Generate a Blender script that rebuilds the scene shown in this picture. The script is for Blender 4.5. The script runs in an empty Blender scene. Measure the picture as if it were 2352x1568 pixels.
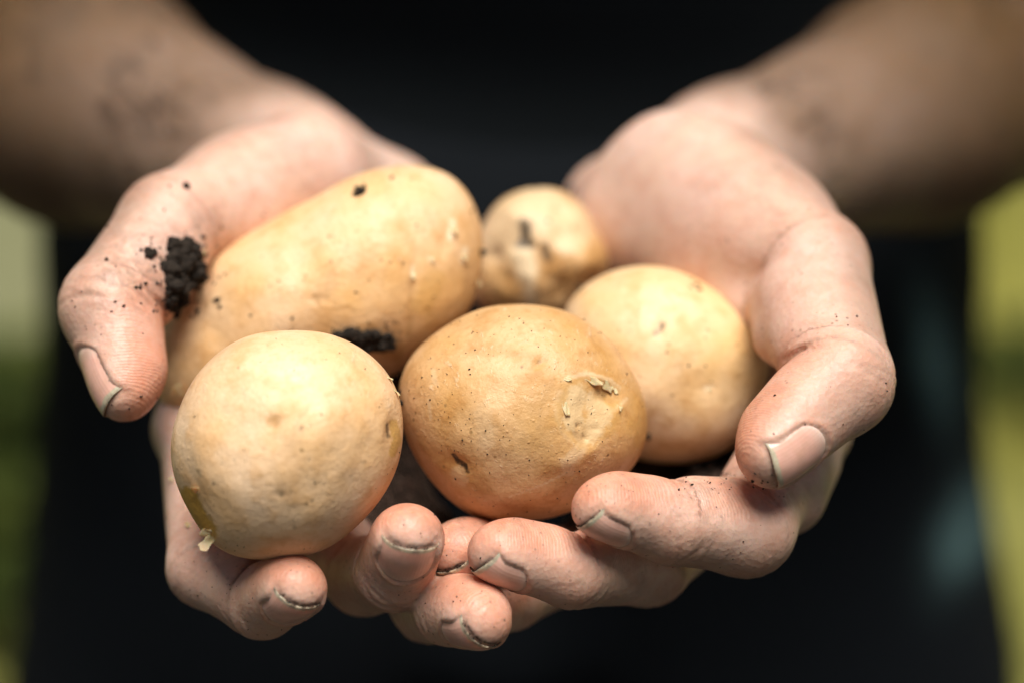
import bpy, math, random
import numpy as np
from mathutils import Vector, Matrix
from mathutils.bvhtree import BVHTree

random.seed(7)
rng = np.random.default_rng(7)
sc = bpy.context.scene
COL = sc.collection

# ------------------------------------------------------------------ camera, sky, sun, exposure
F_MM, ZF = 80.0, 520.0                      # focal length (36 mm sensor), focus distance in mm
PITCH = math.radians(22.0)
CAM_Z = 1.20
cam_d = bpy.data.cameras.new("camera")
cam_d.lens = F_MM
cam_d.sensor_width = 36.0
cam_d.clip_start = 0.02
cam_d.clip_end = 500.0
cam_d.dof.use_dof = True
cam_d.dof.focus_distance = (ZF + 2.0) / 1000.0
cam_d.dof.aperture_fstop = 3.8
cam_d.dof.aperture_blades = 0
cam = bpy.data.objects.new("camera", cam_d)
COL.objects.link(cam)
cam.location = (0, 0, CAM_Z)
cam.rotation_euler = (math.pi / 2 - PITCH, 0, 0)
sc.camera = cam
bpy.context.view_layer.update()
CM = np.array(cam.matrix_world)

SUN_EL, SUN_AZ = math.radians(73), math.radians(165)   # azimuth clockwise from +Y (the viewing direction)
world = bpy.data.worlds.new("World")
sc.world = world
world.use_nodes = True
wn = world.node_tree
sky = wn.nodes.new("ShaderNodeTexSky")
sky.sky_type = 'NISHITA'
sky.sun_disc = False
sky.sun_elevation = SUN_EL
sky.sun_rotation = SUN_AZ
sky.air_density = 0.2
sky.dust_density = 0.5
sky.ozone_density = 0.2
wn.nodes["Background"].inputs["Strength"].default_value = 0.06
wn.links.new(sky.outputs[0], wn.nodes["Background"].inputs["Color"])
sun_d = bpy.data.lights.new("sun", 'SUN')
sun_d.energy = 5.0
sun_d.angle = math.radians(38)
sun_d.color = (1.0, 0.975, 0.94)
sun = bpy.data.objects.new("sun", sun_d)
COL.objects.link(sun)
sdir = Vector((math.sin(SUN_AZ) * math.cos(SUN_EL), math.cos(SUN_AZ) * math.cos(SUN_EL), math.sin(SUN_EL)))
sun.rotation_euler = sdir.to_track_quat('Z', 'Y').to_euler()
sun.location = (2, 0, 4)
sc.view_settings.view_transform = 'Standard'
sc.view_settings.look = 'None'
sc.view_settings.exposure = 0.34
sc.view_settings.gamma = 1.0
sc.view_settings.use_curve_mapping = False
sc.cycles.use_adaptive_sampling = True
sc.cycles.adaptive_threshold = 0.02
sc.cycles.max_bounces = 8

# ------------------------------------------------------------------ authoring frame
# Everything held in the hands is laid out in millimetres in the frame of the hands (x right, y up, z towards
# the viewer, 520 mm in front of the lens = offset 0) and then placed in the world.
KPX = F_MM / 36.0 * 2352.0

def cs(u, v, o):
    Z = ZF + o
    return np.array([(u - 1176.0) / KPX * Z, (784.0 - v) / KPX * Z, -Z])

def to_uv(P):
    return 1176.0 + P[:, 0] / -P[:, 2] * KPX, 784.0 - P[:, 1] / -P[:, 2] * KPX, -P[:, 2] - ZF

def to_world(P):
    P = np.asarray(P, dtype=np.float64) / 1000.0
    return P @ CM[:3, :3].T + CM[:3, 3]

def from_world(W):
    return (np.asarray(W, dtype=np.float64) - CM[:3, 3]) @ CM[:3, :3] * 1000.0

def unit(v):
    v = np.asarray(v, dtype=np.float64)
    return v / np.linalg.norm(v)

def mesh_np(name, V, quads=None, tris=None, smooth=True):
    me = bpy.data.meshes.new(name)
    V = np.asarray(V, dtype=np.float32)
    me.vertices.add(len(V))
    me.vertices.foreach_set("co", V.ravel())
    parts, starts, n = [], [], 0
    for arr, w in ((quads, 4), (tris, 3)):
        if arr is not None and len(arr):
            a = np.asarray(arr, dtype=np.int32)
            parts.append(a.ravel())
            starts.append(n + np.arange(len(a)) * w)
            n += a.size
    idx = np.concatenate(parts)
    st = np.concatenate(starts).astype(np.int32)
    me.loops.add(len(idx))
    me.loops.foreach_set("vertex_index", idx)
    me.polygons.add(len(st))
    me.polygons.foreach_set("loop_start", st)
    me.update(calc_edges=True)
    me.validate()
    if smooth:
        me.polygons.foreach_set("use_smooth", np.ones(len(me.polygons), dtype=bool))
    return me

def attr(me, name, vals):
    a = me.attributes.new(name, 'FLOAT', 'POINT')
    a.data.foreach_set("value", np.asarray(vals, dtype=np.float32))

def add_obj(name, data, mat=None, parent=None, loc=None):
    o = bpy.data.objects.new(name, data)
    COL.objects.link(o)
    if mat is not None:
        data.materials.append(mat)
    if loc is not None:
        o.location = loc
    if parent is not None:
        o.parent = parent
    return o

def tag(o, label=None, cat=None, group=None, kind=None):
    if label: o["label"] = label
    if cat: o["category"] = cat
    if group: o["group"] = group
    if kind: o["kind"] = kind
    return o

def sstep(a, b, x):
    t = np.clip((x - a) / (b - a), 0, 1)
    return t * t * (3 - 2 * t)

_prm = np.random.default_rng(3).permutation(256)
_prm = np.concatenate([_prm, _prm, _prm])
_grd = unit_g = np.random.default_rng(4).normal(size=(256, 3))
_grd /= np.linalg.norm(_grd, axis=1)[:, None]

def vnoise(P, scale, seed=0.0):
    """gradient noise, about -0.7..0.7"""
    Q = np.asarray(P) * scale + np.array([seed * 13.7, seed * 7.1, -seed * 3.3]) + 1000.0
    I = np.floor(Q).astype(int); Fq = Q - I
    I &= 255
    w = Fq ** 3 * (Fq * (Fq * 6 - 15) + 10)
    out = np.zeros(len(Q))
    for dx in (0, 1):
        for dy in (0, 1):
            for dz in (0, 1):
                h = _prm[_prm[_prm[I[:, 0] + dx] + I[:, 1] + dy] + I[:, 2] + dz]
                g = (_grd[h] * (Fq - (dx, dy, dz))).sum(1)
                out += g * np.where(dx, w[:, 0], 1 - w[:, 0]) * np.where(dy, w[:, 1], 1 - w[:, 1]) * np.where(dz, w[:, 2], 1 - w[:, 2])
    return out * 1.2

# ------------------------------------------------------------------ materials
def new_mat(name):
    m = bpy.data.materials.new(name)
    m.use_nodes = True
    nt = m.node_tree
    return m, nt, nt.nodes["Principled BSDF"]

class N:
    """small node helper"""
    def __init__(s, nt): s.nt = nt
    def link(s, a, b): s.nt.links.new(a, b)
    def node(s, t, **kw):
        n = s.nt.nodes.new(t)
        for k, v in kw.items(): setattr(n, k, v)
        return n
    def coord(s, kind="Object"): return s.node("ShaderNodeTexCoord").outputs[kind]
    def noise(s, vec, scale, detail=4, rough=0.55, dist=0.0):
        n = s.node("ShaderNodeTexNoise")
        n.inputs["Scale"].default_value = scale
        n.inputs["Detail"].default_value = detail
        n.inputs["Roughness"].default_value = rough
        n.inputs["Distortion"].default_value = dist
        s.link(vec, n.inputs["Vector"])
        return n.outputs["Fac"]
    def voro(s, vec, scale, feature='F1', rnd=1.0):
        n = s.node("ShaderNodeTexVoronoi", feature=feature)
        n.inputs["Scale"].default_value = scale
        n.inputs["Randomness"].default_value = rnd
        s.link(vec, n.inputs["Vector"])
        return n.outputs
    def ramp(s, fac, stops):
        n = s.node("ShaderNodeMapRange", clamp=True)
        (a, va), (b, vb) = stops
        n.inputs["From Min"].default_value = a
        n.inputs["From Max"].default_value = b
        n.inputs["To Min"].default_value = va
        n.inputs["To Max"].default_value = vb
        s.link(fac, n.inputs["Value"])
        return n.outputs[0]
    def mix(s, fac, a, b):
        n = s.node("ShaderNodeMix", data_type='RGBA')
        for sock, val in ((n.inputs[0], fac), (n.inputs[6], a), (n.inputs[7], b)):
            if hasattr(val, "is_linked"): s.link(val, sock)
            elif isinstance(val, (int, float)): sock.default_value = val
            else: sock.default_value = (*val, 1.0) if len(val) == 3 else val
        return n.outputs[2]
    def math(s, op, a, b=0.0):
        n = s.node("ShaderNodeMath", operation=op)
        for sock, val in ((n.inputs[0], a), (n.inputs[1], b)):
            if hasattr(val, "is_linked"): s.link(val, sock)
            else: sock.default_value = val
        return n.outputs[0]
    def attr(s, name): return s.node("ShaderNodeAttribute", attribute_name=name).outputs["Fac"]
    def bump(s, h, dist, strength=1.0, normal=None):
        n = s.node("ShaderNodeBump")
        n.inputs["Distance"].default_value = dist
        n.inputs["Strength"].default_value = strength
        s.link(h, n.inputs["Height"])
        if normal is not None: s.link(normal, n.inputs["Normal"])
        return n.outputs[0]

def skin_material():
    m, nt, b = new_mat("skin")
    n = N(nt)
    co = n.coord("Object")
    big = n.noise(co, 55, 3)
    mid = n.noise(co, 220, 4)
    fine = n.noise(co, 900, 4, 0.6)
    base = n.mix(n.ramp(big, ((0.35, 0.0), (0.65, 1.0))), (0.70, 0.465, 0.345), (0.74, 0.52, 0.42))
    base = n.mix(n.ramp(mid, ((0.45, 0.0), (0.75, 0.45))), base, (0.55, 0.29, 0.20))
    red = n.math('MULTIPLY', n.attr("red"), n.ramp(mid, ((0.25, 0.75), (0.75, 1.15))))
    base = n.mix(red, base, (0.63, 0.215, 0.105))
    # tan of forearms and finger backs; on forearms it also carries painted shade
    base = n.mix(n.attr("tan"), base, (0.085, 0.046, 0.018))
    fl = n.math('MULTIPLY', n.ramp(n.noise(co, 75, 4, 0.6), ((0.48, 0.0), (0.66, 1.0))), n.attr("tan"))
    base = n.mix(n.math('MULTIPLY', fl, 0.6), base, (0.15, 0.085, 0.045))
    # grime: pores and specks of soil
    v = n.voro(co, 420)
    dots = n.math('MULTIPLY', n.ramp(v["Distance"], ((0.10, 1.0), (0.2, 0.0))), n.ramp(n.noise(co, 60, 2), ((0.48, 0.0), (0.66, 0.8))))
    base = n.mix(dots, base, (0.12, 0.07, 0.045))
    pr = n.math('MULTIPLY', n.ramp(fine, ((0.55, 0.0), (0.8, 1.0))), 0.18)
    base = n.mix(pr, base, (0.42, 0.22, 0.14))
    d = n.math('MULTIPLY', n.attr("dirt_shade"), n.ramp(n.noise(co, 1100, 2, 0.7), ((0.35, 0.8), (0.5, 1.0))))  # soil at the nails, plus the painted shade of the palm hollow
    sm = n.math('MULTIPLY', n.attr("smear"), n.ramp(n.noise(co, 330, 5, 0.7, 0.6), ((0.36, 0.0), (0.62, 1.0))))
    base = n.mix(n.math('MULTIPLY', sm, 0.8), base, (0.13, 0.085, 0.055))
    blot = n.math('MULTIPLY', n.ramp(n.noise(co, 110, 4, 0.65), ((0.46, 0.0), (0.66, 1.0))), n.ramp(n.attr("tan"), ((0.2, 0.36), (0.7, 0.0))))
    base = n.mix(blot, base, (0.62, 0.315, 0.205))
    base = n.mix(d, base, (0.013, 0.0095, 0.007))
    n.link(base, b.inputs["Base Color"])
    b.inputs["Roughness"].default_value = 0.47
    n.link(n.ramp(fine, ((0.3, 0.40), (0.7, 0.56))), b.inputs["Roughness"])
    clean = n.math('SUBTRACT', 1.0, d)
    n.link(n.math('MULTIPLY', clean, n.ramp(n.attr("tan"), ((0.3, 0.45), (1.0, 0.15)))), b.inputs["Specular IOR Level"])
    n.link(n.math('MULTIPLY', clean, 0.3), b.inputs["Subsurface Weight"])
    b.inputs["Subsurface Radius"].default_value = (1.0, 0.36, 0.18)
    b.inputs["Subsurface Scale"].default_value = 0.0035
    ridge = n.math('SINE', n.math('MULTIPLY', n.math('ADD', n.attr("ridge"), n.math('MULTIPLY', n.noise(co, 160, 2), 1.6)), 2 * math.pi / 0.62))
    ridge = n.math('MULTIPLY', ridge, n.attr("ridgemask"))
    v2 = n.voro(co, 700, 'F1')
    h = n.math('ADD', n.math('MULTIPLY', ridge, 0.15), n.math('MULTIPLY', v2["Distance"], 0.55))
    h = n.math('ADD', h, n.math('ADD', n.math('MULTIPLY', n.noise(co, 420, 3, 0.6), 0.75), n.math('MULTIPLY', n.noise(co, 1700, 2, 0.6), 0.4)))

    n.link(n.bump(h, 0.00022, 0.8), b.inputs["Normal"])
    return m

def nail_material():
    m, nt, b = new_mat("fingernail")
    n = N(nt)
    co = n.coord("Object")
    L = n.attr("along")
    c = n.mix(n.ramp(L, ((0.0, 0.0), (0.30, 1.0))), (0.82, 0.58, 0.47), (0.80, 0.42, 0.32))
    c = n.mix(n.math('MULTIPLY', n.ramp(n.noise(co, 260, 3), ((0.4, 0.0), (0.7, 1.0))), 0.5), c, (0.58, 0.30, 0.20))
    c = n.mix(n.ramp(n.math('ADD', L, n.math('MULTIPLY', n.noise(co, 500, 2), 0.06)), ((0.945, 0.0), (0.97, 1.0))), c, (0.55, 0.46, 0.32))
    c = n.mix(n.math('MULTIPLY', n.attr("grime"), n.ramp(n.noise(co, 700, 3), ((0.42, 0.1), (0.58, 1.0)))), c, (0.05, 0.038, 0.028))
    n.link(c, b.inputs["Base Color"])
    b.inputs["Roughness"].default_value = 0.28
    b.inputs["Subsurface Weight"].default_value = 0.25
    b.inputs["Subsurface Radius"].default_value = (1, 0.45, 0.3)
    b.inputs["Subsurface Scale"].default_value = 0.0015
    w = n.math('SINE', n.math('MULTIPLY', n.attr("across"), 55.0))
    h = n.math('ADD', n.math('MULTIPLY', w, 0.25), n.noise(co, 500, 3))
    n.link(n.bump(h, 0.00006, 0.6), b.inputs["Normal"])
    return m

def potato_material(name, skin_a, skin_b, speck=1.0):
    m, nt, b = new_mat(name)
    n = N(nt)
    co = n.coord("Object")
    big = n.noise(co, 45, 4, 0.55)
    mid = n.noise(co, 160, 4, 0.6)
    fine = n.noise(co, 900, 4, 0.65)
    c = n.mix(n.ramp(big, ((0.34, 0.0), (0.66, 1.0))), skin_a, skin_b)
    c = n.mix(n.math('MULTIPLY', n.ramp(mid, ((0.48, 0.0), (0.70, 1.0))), 0.6), c, tuple(x * y for x, y in zip(skin_b, (0.78, 0.66, 0.5))))
    c = n.mix(n.math('MULTIPLY', n.ramp(fine, ((0.52, 0.0), (0.72, 1.0))), 0.34), c, tuple(x * y for x, y in zip(skin_b, (0.7, 0.6, 0.45))))
    # lenticels
    for sc_, rad, amt, col in ((170, 0.105, 0.75, (0.30, 0.17, 0.06)), (330, 0.10, 0.6, (0.34, 0.2, 0.08)), (95, 0.05, 0.8, (0.16, 0.09, 0.035))):
        v = n.voro(co, sc_)
        gate = n.ramp(n.node("ShaderNodeSeparateColor").outputs[0], ((0.5, 0.0), (0.62, 1.0)))
        n.link(v["Color"], gate.node.inputs["Value"].links[0].from_node.inputs[0])
        d = n.math('MULTIPLY', n.ramp(v["Distance"], ((rad * 0.35, 1.0), (rad, 0.0))), gate)
        c = n.mix(n.math('MULTIPLY', d, min(amt * (0.6 + 0.6 * speck), 1.0)), c, col)
    # dried soil film and scuffs
    film = n.math('MULTIPLY', n.ramp(n.noise(co, 70, 4, 0.72, 0.8), ((0.52, 0.0), (0.70, 1.0))), 0.24 * speck)
    c = n.mix(film, c, (0.36, 0.195, 0.075))
    mp = n.node("ShaderNodeMapping"); mp.inputs["Scale"].default_value = (1.0, 0.25, 1.0); mp.inputs["Rotation"].default_value = (0.4, 0.7, 0.9)
    n.link(co, mp.inputs["Vector"])
    scuff = n.math('MULTIPLY', n.ramp(n.noise(mp.outputs[0], 420, 3, 0.75), ((0.62, 0.0), (0.72, 1.0))), 0.22 * speck)
    c = n.mix(scuff, c, (0.83, 0.68, 0.47))
    # pale scratched and peeled skin, dark eyes
    pale = n.math('MULTIPLY', n.attr("pale"), n.ramp(mid, ((0.3, 0.8), (0.6, 1.0))))
    c = n.mix(pale, c, (0.80, 0.66, 0.43))
    c = n.mix(n.attr("flesh"), c, (0.52, 0.28, 0.05))
    c = n.mix(n.math('MULTIPLY', n.attr("tanned"), n.ramp(mid, ((0.35, 0.5), (0.6, 1.0)))), c, (0.42, 0.22, 0.07))
    eye = n.math('MULTIPLY', n.attr("eye"), n.ramp(n.noise(co, 700, 3), ((0.3, 0.6), (0.55, 1.0))))
    c = n.mix(eye, c, (0.03, 0.02, 0.012))
    n.link(c, b.inputs["Base Color"])
    n.link(n.ramp(mid, ((0.3, 0.42), (0.7, 0.60))), b.inputs["Roughness"])
    b.inputs["Specular IOR Level"].default_value = 0.4
    h = n.math('ADD', n.math('MULTIPLY', mid, 1.6), n.math('MULTIPLY', fine, 0.45))
    v = n.voro(co, 300)
    h = n.math('ADD', h, n.math('MULTIPLY', n.ramp(v["Distance"], ((0.0, 1.0), (0.13, 0.0))), 0.35))
    n.link(n.bump(n.math('ADD', h, n.math('MULTIPLY', scuff, 0.9)), 0.00042, 0.85), b.inputs["Normal"])
    return m

def soil_material():
    m, nt, b = new_mat("soil")
    n = N(nt)
    co = n.coord("Object")
    f = n.noise(co, 900, 4, 0.7)
    n.link(n.mix(n.ramp(f, ((0.35, 0.0), (0.7, 1.0))), (0.010, 0.008, 0.006), (0.045, 0.032, 0.022)), b.inputs["Base Color"])
    b.inputs["Roughness"].default_value = 0.95
    b.inputs["Specular IOR Level"].default_value = 0.2
    n.link(n.bump(n.noise(co, 1500, 4, 0.7), 0.0004), b.inputs["Normal"])
    return m

def cloth_material(name, a, b_, teal_patch=None):
    m, nt, b = new_mat(name)
    n = N(nt)
    co = n.coord("Object")
    c = n.mix(n.noise(co, 14, 4), a, b_)
    if teal_patch:
        c = n.mix(n.math('MULTIPLY', n.attr("teal_patch"), n.ramp(n.noise(co, 40, 4), ((0.3, 0.4), (0.65, 1.0)))), c, teal_patch)
    w = n.node("ShaderNodeTexWave", wave_type='BANDS', bands_direction='DIAGONAL')
    w.inputs["Scale"].default_value = 420
    w.inputs["Distortion"].default_value = 0.6
    n.link(co, w.inputs["Vector"])
    n.link(c, b.inputs["Base Color"])
    b.inputs["Roughness"].default_value = 0.9
    b.inputs["Specular IOR Level"].default_value = 0.15
    n.link(n.bump(w.outputs["Fac"], 0.0004, 0.6), b.inputs["Normal"])
    return m

SKIN = skin_material()
NAIL = nail_material()
SOIL = soil_material()

# ------------------------------------------------------------------ distance-field modelling
class RC:
    """round cone a->b with radii r1, r2, optionally flattened along n by s"""
    def __init__(s, a, b, r1, r2, n=None, fl=1.0):
        s.a, s.b = np.asarray(a, float), np.asarray(b, float)
        d = s.b - s.a
        s.h = max(np.linalg.norm(d), 1e-3)
        s.ax = d / s.h if s.h > 1e-2 else np.array([0, 0, 1.0])
        s.r1, s.r2 = r1, r2
        s.bb = np.clip((r1 - r2) / s.h, -0.98, 0.98)
        s.aa = math.sqrt(1 - s.bb ** 2)
        s.n, s.fl = n, fl
        if n is not None:
            n = np.asarray(n, float)
            n = n - s.ax * (n @ s.ax)
            s.n = n / np.linalg.norm(n)
        s.c = (s.a + s.b) / 2
        s.R = s.h / 2 + max(r1, r2)
    def __call__(s, P):
        pa = P - s.a
        if s.n is not None:
            pa = pa + (pa @ s.n)[:, None] * ((1 / s.fl - 1) * s.n)
        y = pa @ s.ax
        x = np.sqrt(np.maximum(np.einsum('ij,ij->i', pa, pa) - y * y, 0))
        k = -s.bb * x + s.aa * y
        d = s.aa * x + s.bb * y - s.r1
        lo = k < 0
        hi = k > s.aa * s.h
        d[lo] = np.sqrt(x[lo] ** 2 + y[lo] ** 2) - s.r1
        d[hi] = np.sqrt(x[hi] ** 2 + (y[hi] - s.h) ** 2) - s.r2
        return d

def smin(a, b, k):
    h = np.maximum(k - np.abs(a - b), 0) / k
    return np.minimum(a, b) - h * h * k * 0.25

BIG = 1e3

def union(prims, P, k, c=None, R=0, far=30.0):
    d = np.full(len(P), BIG)
    for q in prims:
        if c is not None and np.linalg.norm(q.c - c) - q.R - R > far:
            continue
        d = smin(d, q(P), k)
    return d

def surface_nets(f, lo, h):
    ins = f < 0
    c = np.zeros(tuple(n - 1 for n in f.shape), dtype=np.int8)
    for dx in (0, 1):
        for dy in (0, 1):
            for dz in (0, 1):
                c += ins[dx:dx + c.shape[0], dy:dy + c.shape[1], dz:dz + c.shape[2]]
    act = (c > 0) & (c < 8)
    idx = np.argwhere(act)
    vid = np.full(c.shape, -1, dtype=np.int32)
    vid[act] = np.arange(len(idx))
    acc = np.zeros((len(idx), 3)); cnt = np.zeros(len(idx))
    corners = [(x, y, z) for x in (0, 1) for y in (0, 1) for z in (0, 1)]
    for a in corners:
        for ax in range(3):
            if a[ax]: continue
            b = list(a); b[ax] = 1
            fa = f[idx[:, 0] + a[0], idx[:, 1] + a[1], idx[:, 2] + a[2]]
            fb = f[idx[:, 0] + b[0], idx[:, 1] + b[1], idx[:, 2] + b[2]]
            m = (fa < 0) != (fb < 0)
            t = fa[m] / (fa[m] - fb[m])
            p = np.tile(np.array(a, float), (m.sum(), 1))
            p[:, ax] += t
            acc[m] += p; cnt[m] += 1
    V = lo + (idx + acc / cnt[:, None]) * h
    Q = []
    for ax in range(3):
        sl0 = [slice(None)] * 3; sl1 = [slice(None)] * 3
        sl0[ax] = slice(0, -1); sl1[ax] = slice(1, None)
        d = ins[tuple(sl0)] != ins[tuple(sl1)]
        e = np.argwhere(d)
        o1, o2 = [(1, 2), (2, 0), (0, 1)][ax]
        e = e[(e[:, o1] > 0) & (e[:, o2] > 0) & (e[:, o1] < f.shape[o1] - 1) & (e[:, o2] < f.shape[o2] - 1)]
        q = []
        for s1, s2 in ((-1, -1), (0, -1), (0, 0), (-1, 0)):
            g = e.copy(); g[:, o1] += s1; g[:, o2] += s2
            q.append(vid[g[:, 0], g[:, 1], g[:, 2]])
        q = np.stack(q, 1)
        flip = ~ins[e[:, 0], e[:, 1], e[:, 2]]
        q[flip] = q[flip][:, ::-1]
        Q.append(q)
    Q = np.concatenate(Q)
    return V, Q[(Q >= 0).all(1)]

def mesh_field(ev, lo, hi, h, newton=2, block=8):
    lo = np.asarray(lo, float); hi = np.asarray(hi, float)
    nb = np.ceil((hi - lo) / (h * block)).astype(int)
    shp = nb * block
    f = np.empty(tuple(shp), dtype=np.float32)
    g = np.stack(np.meshgrid(*[np.arange(n) for n in nb], indexing='ij'), -1).reshape(-1, 3)
    cen = lo + (g + 0.5) * block * h - 0.5 * h
    cv = ev(cen, None, 0)
    sign = np.where(cv < 0, -BIG, BIG).astype(np.float32).reshape(tuple(nb))
    f = np.repeat(np.repeat(np.repeat(sign, block, 0), block, 1), block, 2)
    act = np.abs(cv) < block * h * 0.87 * 1.25 + 3.0
    ab = g[act]
    key = (ab[:, 0] // 4) * 1000000 + (ab[:, 1] // 4) * 1000 + ab[:, 2] // 4
    order = np.argsort(key, kind='stable')
    ab, key = ab[order], key[order]
    loc = np.stack(np.meshgrid(*[np.arange(block)] * 3, indexing='ij'), -1).reshape(-1, 3)
    for grp in np.split(np.arange(len(ab)), np.where(np.diff(key))[0] + 1):
        vox = (ab[grp][:, None, :] * block + loc[None]).reshape(-1, 3)
        P = lo + vox * h
        c = (P.min(0) + P.max(0)) / 2
        R = np.linalg.norm(P.max(0) - P.min(0)) / 2
        f[vox[:, 0], vox[:, 1], vox[:, 2]] = ev(P, c, R)
    V, Q = surface_nets(f, lo, h)
    for _ in range(newton):
        V0 = ev_chunks(ev, V)
        V = V - vert_normals(V, Q) * np.clip(V0, -0.6 * h, 0.6 * h)[:, None]
    return V, Q

def vert_normals(V, Q):
    fn_ = np.cross(V[Q[:, 2]] - V[Q[:, 0]], V[Q[:, 3]] - V[Q[:, 1]])
    out = np.stack([sum(np.bincount(Q[:, k], fn_[:, i], len(V)) for k in range(4)) for i in range(3)], 1)
    return out / np.maximum(np.linalg.norm(out, axis=1), 1e-9)[:, None]

def ev_chunks(ev, P):
    out = np.empty(len(P))
    key = np.floor(P / 24.0).astype(int)
    k = (key[:, 0] + 500) * 1000000 + (key[:, 1] + 500) * 1000 + key[:, 2] + 500
    order = np.argsort(k, kind='stable')
    for grp in np.split(order, np.where(np.diff(k[order]))[0] + 1):
        Q = P[grp]
        c = (Q.min(0) + Q.max(0)) / 2
        out[grp] = ev(Q, c, np.linalg.norm(Q.max(0) - Q.min(0)) / 2)
    return out

# ------------------------------------------------------------------ hands
class Finger:
    def __init__(s, joints, radii, dorsal, thumb=False, nail=True, extra=(), nail_w=None, nail_l=None, free=0.62, grime=0.6):
        s.J = [cs(*j) for j in joints]
        s.r = radii
        s.thumb = thumb
        s.has_nail = nail
        s.grime = grime
        J, r = s.J, s.r
        s.t = unit(J[-1] - J[-2])
        d = np.asarray(dorsal, float)
        s.d = unit(d - s.t * (d @ s.t))
        s.l = np.cross(s.t, s.d)
        s.prims = []
        s.ds = []
        d = s.d
        axes = [unit(J[i + 1] - J[i]) for i in range(len(J) - 1)]
        for i in range(len(J) - 2, -1, -1):
            # dorsal direction carried back along the chain by bending
            if i < len(J) - 2:
                a0, a1 = axes[i + 1], axes[i]
                w = np.cross(a0, a1); sn = np.linalg.norm(w); cn = a0 @ a1
                if sn > 1e-5:
                    w = w / sn
                    d = d * cn + np.cross(w, d) * sn + w * (w @ d) * (1 - cn)
            dd = unit(d - axes[i] * (d @ axes[i]))
            s.ds.insert(0, dd)
        s.axes = axes
        n = len(J) - 1
        for i in range(n):
            dd = s.ds[i]
            last = i == n - 1
            s.prims.append(RC(J[i], J[i + 1], r[i], r[i + 1], dd, 0.93 if last else 0.97))
            L = np.linalg.norm(J[i + 1] - J[i])
            m = J[i] * 0.5 + J[i + 1] * 0.5
            rm = (r[i] + r[i + 1]) / 2
            if last:   # pulp of the fingertip
                c = J[i] * 0.42 + J[i + 1] * 0.58 - dd * rm * 0.22
                s.prims.append(RC(c - axes[i] * L * 0.16, c + axes[i] * L * 0.22, rm * 0.92, rm * 0.86))
            elif not (thumb and i == 0):      # pads of the other phalanges
                c = m - dd * rm * 0.24
                s.prims.append(RC(c - axes[i] * L * 0.2, c + axes[i] * L * 0.2, rm * 0.90, rm * 0.88))
        for (p, q, r1, r2) in extra:
            s.prims.append(RC(cs(*p), cs(*q), r1, r2))
        s.w = (nail_w or r[-1] * 1.62)
        s.nl = (nail_l or r[-1] * 1.6)
        s.free = r[-1] * (free + 0.15)               # free edge beyond the tip centre
        s.root = s.free - s.nl
        s.c = sum(J) / len(J)
        s.R = max(np.linalg.norm(j - s.c) for j in J) + max(r) + 4
    def base(s, P, c=None, R=0):
        return union(s.prims, P, 3.2, c, R)
    def creases(s, P, f):
        n = len(s.J) - 1
        for i in range(1, n):
            j = s.J[i]; rr = s.r[i]
            rel = P - j
            near = (rel * rel).sum(1) < (rr * 2.1) ** 2
            if not near.any(): continue
            rl = rel[near]
            ax = unit(s.axes[i - 1] + s.axes[i]); dd = unit(s.ds[i - 1] + s.ds[i])
            t = rl @ ax
            pl = rl @ dd
            lat = rl @ np.cross(ax, dd)
            ang = pl / np.maximum(np.sqrt(pl * pl + lat * lat), 1e-3)
            pm = sstep(0.0, 0.7, -ang)
            wob = 0.05 * lat * lat / rr + 0.25 * np.sin(lat * 0.9 + i)
            add = 0.85 * np.exp(-((t - wob) / 0.75) ** 2) * pm + 0.35 * np.exp(-((t - wob - 2.6) / 0.5) ** 2) * pm
            dm = sstep(0.25, 0.8, ang)
            for k, off in enumerate((-4.2, -2.2, -0.4, 1.5, 3.4)):
                w2 = off + 0.035 * lat * lat * (1 if off > 0 else -1) + 0.5 * np.sin(lat * 0.7 + k * 2.1 + i)
                add = add + 0.27 * np.exp(-((t - w2) / 0.55) ** 2) * dm
            f[near] += add
        return f
    def nail_field(s, P, f):
        if not s.has_nail: return f
        rel = P - s.J[-1]
        near = (rel * rel).sum(1) < (s.r[-1] * 2.4) ** 2
        if not near.any(): return f
        rl = rel[near]
        a = rl @ s.t; l = rl @ s.l; dd = rl @ s.d
        hw = s.w / 2
        u = l / hw
        root = s.root + 0.30 * s.w * np.clip(np.abs(u), 0, 1.3) ** 2.3
        top = sstep(0.0, 0.3, dd / s.r[-1])
        ein = np.minimum((1 - np.abs(u)) * hw, a - root)          # >0 inside the footprint
        m_in = sstep(-0.3, 0.4, ein) * top * sstep(s.free + 0.2, s.free - 1.2, a)
        fold = np.exp(-((ein + 0.8) / 0.7) ** 2) * top * sstep(s.free - 0.6, s.free - 4.0, a)
        f[near] += 0.38 * m_in - 0.34 * fold
        return f

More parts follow.
